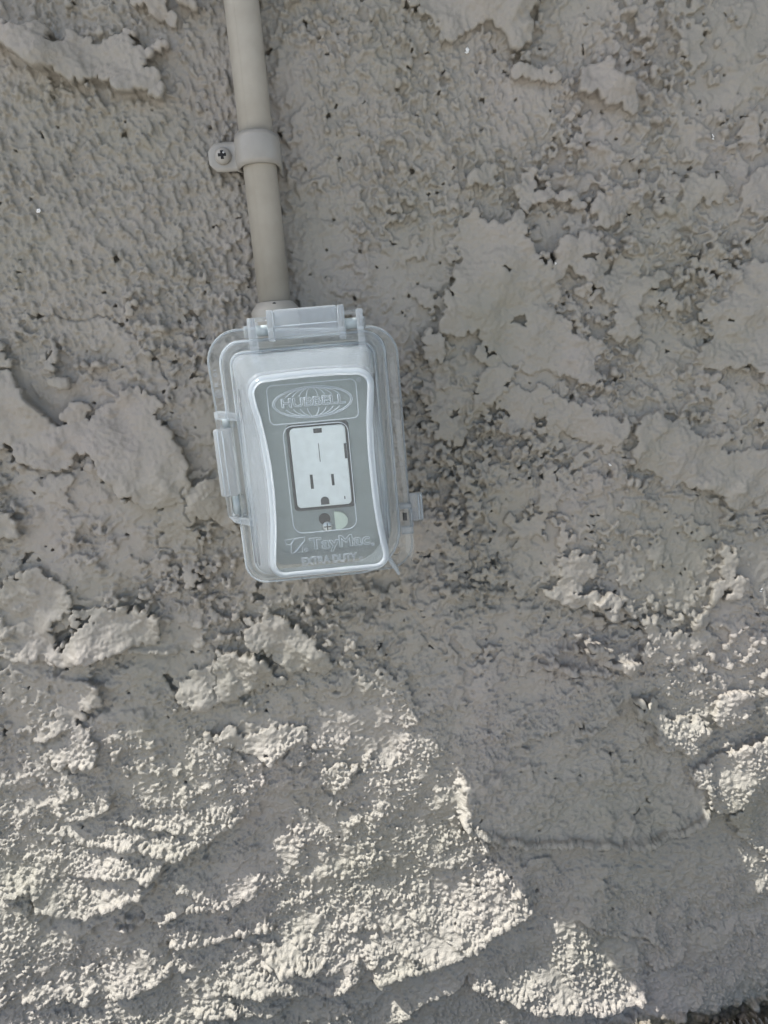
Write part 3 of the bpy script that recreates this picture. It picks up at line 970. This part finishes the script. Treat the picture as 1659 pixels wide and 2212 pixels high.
out = thing('electrical_outlet', 'white receptacle with two slots and a ground hole inside the clear cover', 'outlet', -18.5, 42, -76)
v, f = loft([(rrect(-51, 14, -107, 8, 8), 41.8), (rrect(-51, 14, -107, 8, 8), 43.0)], True, True)
mesh('mounting_plate', v, f, M['plate'], out, smooth=False)
# shallow trim round the face
v, f = loft([(rrect(-35.4, -1.6, -77.5, -29.8, 2.4), 43.0), (rrect(-35.0, -2.0, -77.1, -30.2, 2.2), 43.5), (rrect(-34.2, -2.9, -76.3, -31.0, 2.0), 43.5), (rrect(-34.2, -2.9, -76.3, -31.0, 2.0), 43.05)], False, True)
mesh('trim', v, f, M['dark'], out)
v, f = loft([(rrect(-33.5, -3.6, -75.4, -31.8, 2.6), 43.05), (rrect(-33.5, -3.6, -75.4, -31.8, 2.6), 45.6), (rrect(-33.2, -3.9, -75.1, -32.1, 2.3), 46.1), (rrect(-32.4, -4.7, -74.3, -32.9, 1.6), 46.2)], True, True)
mesh('face', v, f, M['white'], out, smooth=False)


def slot(x0, x1, z0, z1, name='slot', m='black'):
    return box(name, x0, x1, 45.8, 46.26, z0, z1, M[m], out, bev=0.12, seg=1)


slot(-25.1, -23.4, -65.2, -57.2)
slot(-13.6, -12.0, -64.3, -57.9)
slot(-18.85, -18.35, -50.8, -40.6, 'slit')
slot(-20.7, -16.0, -35.2, -32.6, 'ground_slot')
slot(-5.2, -3.75, -50.2, -41.9, 'side_notch', 'dark')
ol = [(-18.2 + 2.3 * math.cos(math.radians(a)), -72.2 + 2.2 * math.sin(math.radians(a))) for a in range(0, 181, 15)] + [(-20.5, -74.4), (-15.9, -74.4)]
v, f = prism(ol, 45.8, 46.27)
mesh('ground_hole', v, f, M['dark'], out, smooth=False)
slot(-7.6, -6.9, -72.4, -70.6, 'indicator', 'dark')
# mounting screw under the face: dark clearance hole, steel head, pale green washer half
v, f = lathe([(3.2, 0), (3.2, 0.5), (2.6, 0.55)], -19.6, 43.0, -83.0, 'n', 24)
mesh('screw_hole', v, f, M['black'], out, smooth=False)
v, f = lathe([(2.9, 0), (2.9, 0.6), (2.2, 1.2), (0.4, 1.4)], -18.4, 43.0, -87.4, 'n', 24)
ms = mesh('mounting_screw', v, f, M['steel'], out)
bm = bmesh.new()
add_box(bm, -20.4, -16.4, 44.1, 44.5, -87.7, -87.1, 0)
add_box(bm, -18.7, -18.1, 44.1, 44.52, -89.4, -85.4, 0)
bm_obj('cross_recess', bm, M['black'], ms, smooth=False)
ol = [(-14.0, -79.2), (-14.0, -89.6)] + [(-13 + 6.2 * math.cos(math.radians(a)), -84.4 + 5.1 * math.sin(math.radians(a))) for a in range(-88, 89, 11)]
v, f = prism(ol, 43.0, 45.0)
mesh('washer', v, f, M['green'], out, smooth=False)

# ---------------------------------------------------------------- clear cover
cov = thing('outlet_cover', 'clear plastic weatherproof cover with raised lid, hinges and latch tab, mounted on the wall', 'outlet cover', -22, 42, -114)
# base flange: ears at the upper left and lower right
OUT = []


def arc(cx_, cz_, r, a0, a1, n=9):
    return [(cx_ + r * math.cos(math.radians(a0 + (a1 - a0) * k / n)), cz_ + r * math.sin(math.radians(a0 + (a1 - a0) * k / n))) for k in range(n + 1)]


OUT = arc(-55, 5, 17, 180, 90) + arc(13, 3, 15, 90, 0) + arc(13, -100, 15, 0, -90) + arc(-52, -102, 12.5, -90, -180) + [(-64.5, -26), (-66, -22), (-71, -20)]


def inset(ol, d):
    res = []
    L = len(ol)
    for i in range(L):
        a, b, c = Vector(ol[i - 1]), Vector(ol[i]), Vector(ol[(i + 1) % L])
        t = ((b - a).normalized() + (c - b).normalized())
        t = t.normalized() if t.length > 1e-6 else (c - a).normalized()
        nn = Vector((t.y, -t.x))      # clockwise outline: right-hand normal points inwards
        res.append((b.x + nn.x * d, b.y + nn.y * d))
    return res


def ring_with_hole(name, outer_loops, hole_c, hole_r, material, parent):
    v, f = loft(outer_loops, True, True)
    o = mesh(name, v, f, material, parent)
    cut_v, cut_f = lathe([(hole_r, 30), (hole_r, 60)], hole_c[0], 0, hole_c[1], 'n', 28)
    cut = mesh('cutter', cut_v, cut_f, material)
    inn_v, inn_f = loft([(rrect(-48, 10, -100, 4, 7), 30), (rrect(-48, 10, -100, 4, 7), 60)], True, True)
    cut2 = mesh('cutter', inn_v, inn_f, material)
    loc = o.location.copy(); par = o.parent
    o.parent = None; o.location = (0, 0, 0)
    for c_ in (cut, cut2):
        md = o.modifiers.new('b', 'BOOLEAN'); md.object = c_; md.operation = 'DIFFERENCE'; md.solver = 'EXACT'
    dg = bpy.context.evaluated_depsgraph_get()
    dg.update()
    new = bpy.data.meshes.new_from_object(o.evaluated_get(dg))
    o.modifiers.clear()
    o.data = new
    o.parent = par; o.location = loc
    for c_ in (cut, cut2):
        bpy.data.objects.remove(c_)
    return o


fl_ob = ring_with_hole('base_flange', [(OUT, 42.0), (OUT, 44.6), (inset(OUT, 0.5), 45.2), (inset(OUT, 1.6), 45.3)], (18.2, -104.8), 2.5, M['clear'], cov)
flatshade(fl_ob)
# edge of the flange, made milky to paint in the light piped through it
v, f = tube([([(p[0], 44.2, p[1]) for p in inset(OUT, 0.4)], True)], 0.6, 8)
mesh('flange_edge_light', v, f, M['frame'], cov)

# lid
WL = [(-4, -43.6), (-12.7, -43.3), (-19, -41.9), (-30.5, -40.4), (-43.5, -39.4), (-55.6, -39.3), (-66.4, -39.7), (-77.5, -40.7), (-88.6, -42.3), (-98, -43.2)]
WR = [(-4, 9.6), (-17, 8.3), (-27.5, 7.1), (-40.8, 6.5), (-55, 6.6), (-68.7, 7.0), (-82, 8.1), (-91.5, 9.5), (-98, 9.9)]


def interp(tab, z):
    zz = [-a for a, _ in tab]
    return float(np.interp(-z, zz, [b for _, b in tab]))


def waist(o, r=5.0, ns=14):
    """window outline, set out by o mm"""
    x0, x1, z0, z1 = -43.6 - o, 9.8 + o, -96.8 - o, -4.8 + o
    pts = rrect(x0, x1, z0, z1, r + o, 8, ns)
    xm = -17.0
    res = []
    for x, z in pts:
        zc_ = min(max(z, -97), -4)
        if x < xm:
            w = (xm - x) / (xm - x0)
            x2 = x + w * (interp(WL, zc_) + 43.6)
        else:
            w = (x - xm) / (x1 - xm)
            x2 = x + w * (interp(WR, zc_) - 9.8)
        res.append((x2, z - 1.2 * ((x - xm) / 27) ** 2 * (1 if z > -20 else 0)))
    return res


LX0, LX1, LZ0, LZ1 = -64.8, 21.6, -113.6, 16.2


def lidloop(d, rb=24.0):
    r = max(2.5, 11.5 - 0.75 * d)
    return rrect(LX0 + d, LX1 - d, LZ0 + d, LZ1 - d, (r, r, max(rb - 0.5 * d, 3), r))


def mixloop(a, b, t):
    return [(p[0] * (1 - t) + q[0] * t, p[1] * (1 - t) + q[1] * t) for p, q in zip(a, b)]


lid_loops = [(lidloop(0), 46.5), (lidloop(0), 52.0), (lidloop(0.6), 53.6), (lidloop(1.8), 54.4), (lidloop(3.2), 54.2), (lidloop(4.1), 53.0), (lidloop(5.0), 53.0), (lidloop(5.7), 54.4), (lidloop(6.4), 56.6), (lidloop(7.4), 58.2)]
v, f = loft(lid_loops)
lid = mesh('lid', v, f, M['rim'], cov)
md = lid.modifiers.new('thick', 'SOLIDIFY'); md.thickness = 1.3 * MM; md.offset = -1
for d_, n_, r_ in [(1.0, 54.2, 0.55), (6.6, 57.2, 0.5)]:  # milky beads that paint in the white highlights along the lid rim
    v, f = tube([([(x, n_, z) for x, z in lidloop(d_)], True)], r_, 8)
    mesh('rim_highlight', v, f, M['frame'], lid)
ridge = lidloop(10.5)
ridge = [(x + (0 if x < -20 else 1.5), z + (0 if z < -50 else 0)) for x, z in ridge]
wl3 = waist(3.2)
sk = [(lidloop(7.4), 58.2), (lidloop(8.3), 61.0), (mixloop(lidloop(9.0), wl3, 0.10), 68), (mixloop(ridge, wl3, 0.28), 75.0), (mixloop(ridge, wl3, 0.52), 80.5), (mixloop(ridge, wl3, 0.80), 86.5), (wl3, 91.5)]
v, f = loft(sk)
skirt = mesh('lid_skirt', v, f, M['frost'], lid)
md = skirt.modifiers.new('thick', 'SOLIDIFY'); md.thickness = 1.2 * MM; md.offset = -1
v, f = loft([(waist(3.2), 91.5), (waist(2.9), 93.6), (waist(2.2), 94.9), (waist(1.3), 95.4), (waist(0.5), 95.1), (waist(0.0), 94.2), (waist(0.0), 92.9), (waist(1.8), 92.2)])
frame = mesh('window_frame', v, f, M['frame'], lid)
v, f = loft([(waist(-0.05), 93.0), (waist(-0.05), 94.0)], True, True)
mesh('window_pane', v, f, M['pane'], lid, smooth=False)
# vertical flutes moulded in the lid sides
for xa, na, xb, nb, z0, z1 in [(-57.0, 60.2, -57.4, 60.2, -3, -100), (-53.5, 72.2, -53.8, 72.2, -8, -98), (13.6, 63.5, 13.8, 63.5, -6, -92), (12.6, 76.5, 12.8, 76.0, -10, -92)]:
    v, f = tube([([(xa, na, z0), ((xa + xb) / 2, na, (z0 + z1) / 2), (xb, nb, z1)], False)], 0.55, 8)
    mesh('flute', v, f, M['rim'], lid)
# corner fin, lower right
bm = bmesh.new()
add_box(bm, -0.7, 0.7, 45.5, 56.5, 0, 11.0, 0.2, 1)
bmesh.ops.translate(bm, verts=bm.verts, vec=(0, 0, -GZ * MM))
bmesh.ops.rotate(bm, verts=bm.verts, cent=(0, 0, 0), matrix=Matrix.Rotation(math.radians(28), 3, 'Y').inverted())
bmesh.ops.translate(bm, verts=bm.verts, vec=P3(18.4, 0, -115.2))
bm_obj('corner_fin', bm, M['frame'], lid)

# raised border lines and emblem on the window
WN = 94.15


def flatpath(pts, n=WN):
    return [(x, n, z) for x, z in pts]


v, f = tube([(flatpath(rrect(-37.6, 3.8, -25.3, -7.3, 2.6, 6, 4)), True)], 0.2)
mesh('raised_border', v, f, M['line'], lid)
v, f = tube([(flatpath(rrect(-32.2, -1.8, -78.1, -26.6, 4.5, 6, 4)), True)], 0.2)
mesh('raised_border', v, f, M['line'], lid)


def ell(cx_, cz_, rx, rz, n=56, a0=0, a1=360):
    m = n if a1 - a0 >= 360 else n + 1
    return [(cx_ + rx * math.cos(math.radians(a0 + (a1 - a0) * k / n)), cz_ + rz * math.sin(math.radians(a0 + (a1 - a0) * k / n))) for k in range(m)]


EC = (-17.0, -16.2)
paths = [(flatpath(ell(*EC, 18.5, 7.2)), True), (flatpath(ell(*EC, 17.7, 6.6)), True)]
for k in (-0.78, -0.58, -0.38, -0.17, 0.17, 0.38, 0.58, 0.78):
    for sgn in (1, -1):
        seg = []
        for q in range(9):
            zz = 2.75 + (6.3 - 2.75) * q / 8
            w = math.sqrt(max(0, 1 - (zz / 6.7) ** 2))
            seg.append((EC[0] + k * 17.5 * w, EC[1] + sgn * zz))
        paths.append((flatpath(seg), False))
v, f = tube(paths, 0.17)
mesh('globe_emblem', v, f, M['line'], lid)


def text_mesh(body, x0, x1, z0, z1, name, outline=0.0, weight=0.0, ext=0.15, n=WN, parent=None, material='line', turn=0.0):
    cu = bpy.data.curves.new('t', 'FONT')
    cu.body = body
    cu.size = 1.0
    cu.resolution_u = 3
    sc_ = abs(z1 - z0) / 0.7
    if outline:
        cu.fill_mode = 'NONE'
        cu.bevel_depth = outline / sc_
        cu.bevel_resolution = 0
    else:
        cu.extrude = ext / sc_
    cu.offset = weight
    ob = bpy.data.objects.new('t', cu)
    C.objects.link(ob)
    dg = bpy.context.evaluated_depsgraph_get()
    dg.update()
    me_ = bpy.data.meshes.new_from_object(ob.evaluated_get(dg))
    bpy.data.objects.remove(ob)
    a = np.empty(len(me_.vertices) * 3, np.float32)
    me_.vertices.foreach_get('co', a)
    a = a.reshape(-1, 3)
    lo, hi = a.min(0), a.max(0)
    u = (a[:, 0] - lo[0]) / (hi[0] - lo[0])
    w = (a[:, 1] - lo[1]) / (hi[1] - lo[1])
    b_ = np.empty_like(a)
    if turn:
        b_[:, 0] = (x1 - (x1 - x0) * w) * MM      # lettering running up the flange
        b_[:, 2] = (z0 + (z1 - z0) * u + GZ) * MM
    else:
        b_[:, 0] = (x0 + (x1 - x0) * u) * MM
        b_[:, 2] = (z0 + (z1 - z0) * w + GZ) * MM
    b_[:, 1] = -(n + a[:, 2] * sc_) * MM
    me_.vertices.foreach_set('co', b_.ravel())
    me_.update()
    me_.name = name
    return link(name, me_, M[material], parent or lid, smooth=False)


text_mesh('HUBBELL', -31.6, -1.7, -18.1, -13.7, 'raised_lettering', outline=0.16, weight=0.012)
text_mesh('TayMac', -25.6, 3.8, -88.6, -80.9, 'raised_lettering', outline=0.17, weight=0.015)
text_mesh('EXTRA DUTY', -30.1, -3.2, -94.3, -90.2, 'raised_lettering', outline=0.15, weight=0.01)
# monogram beside the lettering, and the small ringed marks
mono = [[(-37.3, -80.7), (-32.8, -80.5), (-34.6, -83.2), (-36.6, -83.2)], [(-32.4, -80.4), (-27.4, -80.1), (-28.0, -82.2), (-31.9, -86.4), (-33.3, -87.4), (-34.8, -87.6), (-34.3, -83.2)], [(-33.2, -87.2), (-28.6, -82.4), (-29.3, -87.4)]]
v, f = tube([(flatpath(q), True) for q in mono], 0.17)
mesh('monogram', v, f, M['line'], lid)
for rx, rz, rr in [(-27.4, -86.6, 0.9), (4.9, -86.9, 0.75), (-1.4, -93.4, 0.85), (5.3, -7.8, 0.9)]:
    v, f = tube([(flatpath(ell(rx, rz, rr, rr, 18)), True), (flatpath([(rx - 0.25 * rr, rz - 0.45 * rr), (rx - 0.25 * rr, rz + 0.45 * rr), (rx + 0.3 * rr, rz + 0.25 * rr), (rx - 0.2 * rr, rz), (rx + 0.35 * rr, rz - 0.45 * rr)]), False)], 0.11, 5)
    mesh('ringed_mark', v, f, M['line'], lid)
# marks moulded in the flange
text_mesh('R  01', -69.6, -67.6, -6.5, 2.4, 'flange_mark', ext=0.1, n=45.3, parent=fl_ob, material='frame', turn=1)
paths = [([(x, 45.3, z) for x, z in ell(-67.9, -10.2, 1.9, 1.9, 22)], True)]
for k in range(6):
    a = math.radians(60 * k)
    paths.append(([(-67.9 + 0.5 * math.cos(a), 45.3, -10.2 + 0.5 * math.sin(a)), (-67.9 + 1.7 * math.cos(a + 0.3), 45.3, -10.2 + 1.7 * math.sin(a + 0.3))], False))
v, f = tube(paths, 0.16, 5)
mesh('flange_mark', v, f, M['frame'], fl_ob)

# top hinge
th = box('top_hinge', -34.0, -1.8, 50.0, 60.5, 15.4, 28.9, M['hinge'], cov, bev=1.2, seg=3)
box('knuckle_rib', -33.6, -2.0, 60.4, 61.0, 20.4, 21.0, M['frame'], th, bev=0.2, seg=1)
for x0, x1, z0, z1 in [(-46.9, -43.2, 3.0, 25.7), (-37.1, -34.02, 13.6, 28.8), (-1.78, 1.5, 12.6, 28.6), (7.5, 10.8, 3.4, 26.0)]:
    bm = bmesh.new()
    add_box(bm, x0, x1, 47.0, 62.0, z0, z1, 0.5, 2)
    if z0 < 10:
        for vt in bm.verts:      # the long clips thin out towards the lid
            tt = (vt.co.z / MM - GZ - z0) / (z1 - z0)
            if -vt.co.y / MM < 54:
                vt.co.y = -(57.2 - 9.5 * min(1, max(0, tt * 1.6 - 0.25))) * MM
    bm_obj('clip', bm, M['clip'], th)
for x0, x1 in [(-43.2, -37.1), (1.5, 7.5)]:
    box('tie_bar', x0, x1, 57.5, 61.6, 23.9, 25.7, M['clear'], th, bev=0.4)
    v, f = lathe([(2.7, x0), (2.7, x1)], 0, 0, 0, 'z', 24)
    v = [(c, 54.5 + b, 19.6 + a) for a, b, c in v]
    mesh('pin', v, f, M['pin'], th)
box('pin_stub', -50.0, -46.9, 50.5, 56, 16.6, 22.6, M['frost'], th, bev=0.8)
box('pin_stub', 10.8, 11.9, 51.5, 56, 17.0, 22.6, M['frost'], th, bev=0.5)

# side hinge, left
sh = box('side_hinge', -71.2, -62.3, 49.0, 60.0, -63.0, -27.6, M['hinge'], cov, bev=1.3, seg=3)
for xx in (-66.4, -68.9):
    box('knuckle_rib', xx - 0.25, xx + 0.25, 59.9, 60.5, -62.0, -28.4, M['frame'], sh, bev=0.15, seg=1)
for pts, n0, n1 in [([(-69.2, -18.8), (-54.0, -21.4), (-54.4, -24.6), (-69.0, -22.4)], 47.2, 60.5), ([(-68.6, -73.4), (-65.6, -77.0), (-54.4, -80.3), (-53.8, -77.2), (-64.0, -74.6)], 47.2, 60.5)]:
    v, f = prism(pts, n0, n1)
    mesh('clip', v, f, M['clip'], sh, smooth=False)
for z0, z1 in [(-27.6, -22.4), (-73.6, -63.0)]:
    box('tie_bar', -69.0, -66.8, 56.0, 60.0, z0, z1, M['clear'], sh, bev=0.4)
    box('tie_bar', -62.2, -60.0, 54.0, 58.0, z0, z1, M['clear'], sh, bev=0.4)
    v, f = lathe([(2.2, z0 + 0.3), (2.2, z1 - 0.3)], -64.6, 54.0, 0, 'z', 20)
    mesh('pin', v, f, M['pin'], sh)

# right edge: guard strip, catch and latch tab
v, f = prism([(22.6, 1.0), (25.6, 1.0), (26.6, -62), (27.6, -73), (28.6, -89), (28.6, -103), (26.2, -110), (23.6, -105), (24.0, -92), (24.6, -72), (24.2, -60)], 45.5, 49.5)
mesh('side_guard', v, f, M['clear'], cov, smooth=False)
lt = box('latch_tab', 27.2, 35.0, 46.8, 48.6, -87.9, -72.1, M['clip'], cov, bev=0.9, seg=3)
box('grip_rib', 32.2, 33.0, 48.5, 49.4, -87.0, -73.0, M['line'], lt, bev=0.3)
box('grip_rib', 33.7, 34.5, 48.5, 49.4, -87.0, -73.0, M['line'], lt, bev=0.3)
bm = bmesh.new()
for q in [(22.0, 28.4, -79.6, -77.0), (22.0, 28.4, -93.8, -90.0), (27.0, 28.6, -90.0, -79.6)]:
    add_box(bm, q[0], q[1], 47.0, 53.0, q[2], q[3], 0.4)
bm_obj('catch', bm, M['clip'], cov)
box('catch_recess', 23.6, 25.8, 45.4, 46.2, -87.5, -83.0, M['dark'], cov, bev=0)

# ---------------------------------------------------------------- drain grate at the foot of the wall, lower right
gt = thing('drain_grate', 'black plastic grate with thin pale bars on the ground at the lower right', 'grate', 240, 60, -492)
box('tray', 196, 330, 29, 120, -487.5, -476, M['blackp'], gt, bev=0)
for k in range(29):
    x = 198.5 + 4.6 * k
    o = box('bar', x, x + 0.9, 29.2, 119, -476, -469.6, M['grate'], gt, bev=0) if k == 0 else None
    if o is None:
        o = first.copy(); C.objects.link(o)
        o.location.x += 4.6 * k * MM
    else:
        first = o
for k in range(3):
    n = 62 + 25 * k
    box('cross_bar', 196, 330, n, n + 1, -475.9, -470.0, M['grate'], gt, bev=0)

# ---------------------------------------------------------------- flecks stuck to the plaster
fk = [(81.7, 160.1, 2.0, 'white fleck hanging on the wall near the top edge, right of the conduit'),
      (-160.5, 94.9, 1.3, 'small white fleck on the pebbly wall at the far left'),
      (124.9, 44.8, 0.9, 'tiny white fleck in a hollow above the big smooth patch'),
      (156.0, -74.9, 1.2, 'tiny white fleck right of the cover, level with its receptacle'),
      (219.5, 107.1, 1.1, 'small white fleck on the wall at the upper far right'),
      (254.3, -165.7, 1.2, 'small white fleck at the right edge, halfway down')]
for x, z, r, lab in fk:
    i, j = int((x - X0) / DX), int((z - Z0) / DX)
    hh = float(H[j - 2:j + 3, i - 2:i + 3].max())
    paths = []
    rr_ = random.Random(int(x * 10))
    for q in range(3):
        p0 = [rr_.uniform(-0.4, 0.4) * r, hh + 0.1, rr_.uniform(-0.8, 0.8) * r]
        seg = []
        for s_ in range(6):
            seg.append((x + p0[0], p0[1], z + p0[2]))
            p0[0] += rr_.uniform(-0.35, 0.35) * r; p0[2] += rr_.uniform(-0.2, 0.5) * r; p0[1] = hh + rr_.uniform(-0.1, 0.35)
        paths.append((seg, False))
    v, f = tube(paths, 0.17 * r + 0.12, 6)
    tag(mesh('white_fleck', v, f, M['fleck']), lab, 'fleck', 'white flecks on the wall')
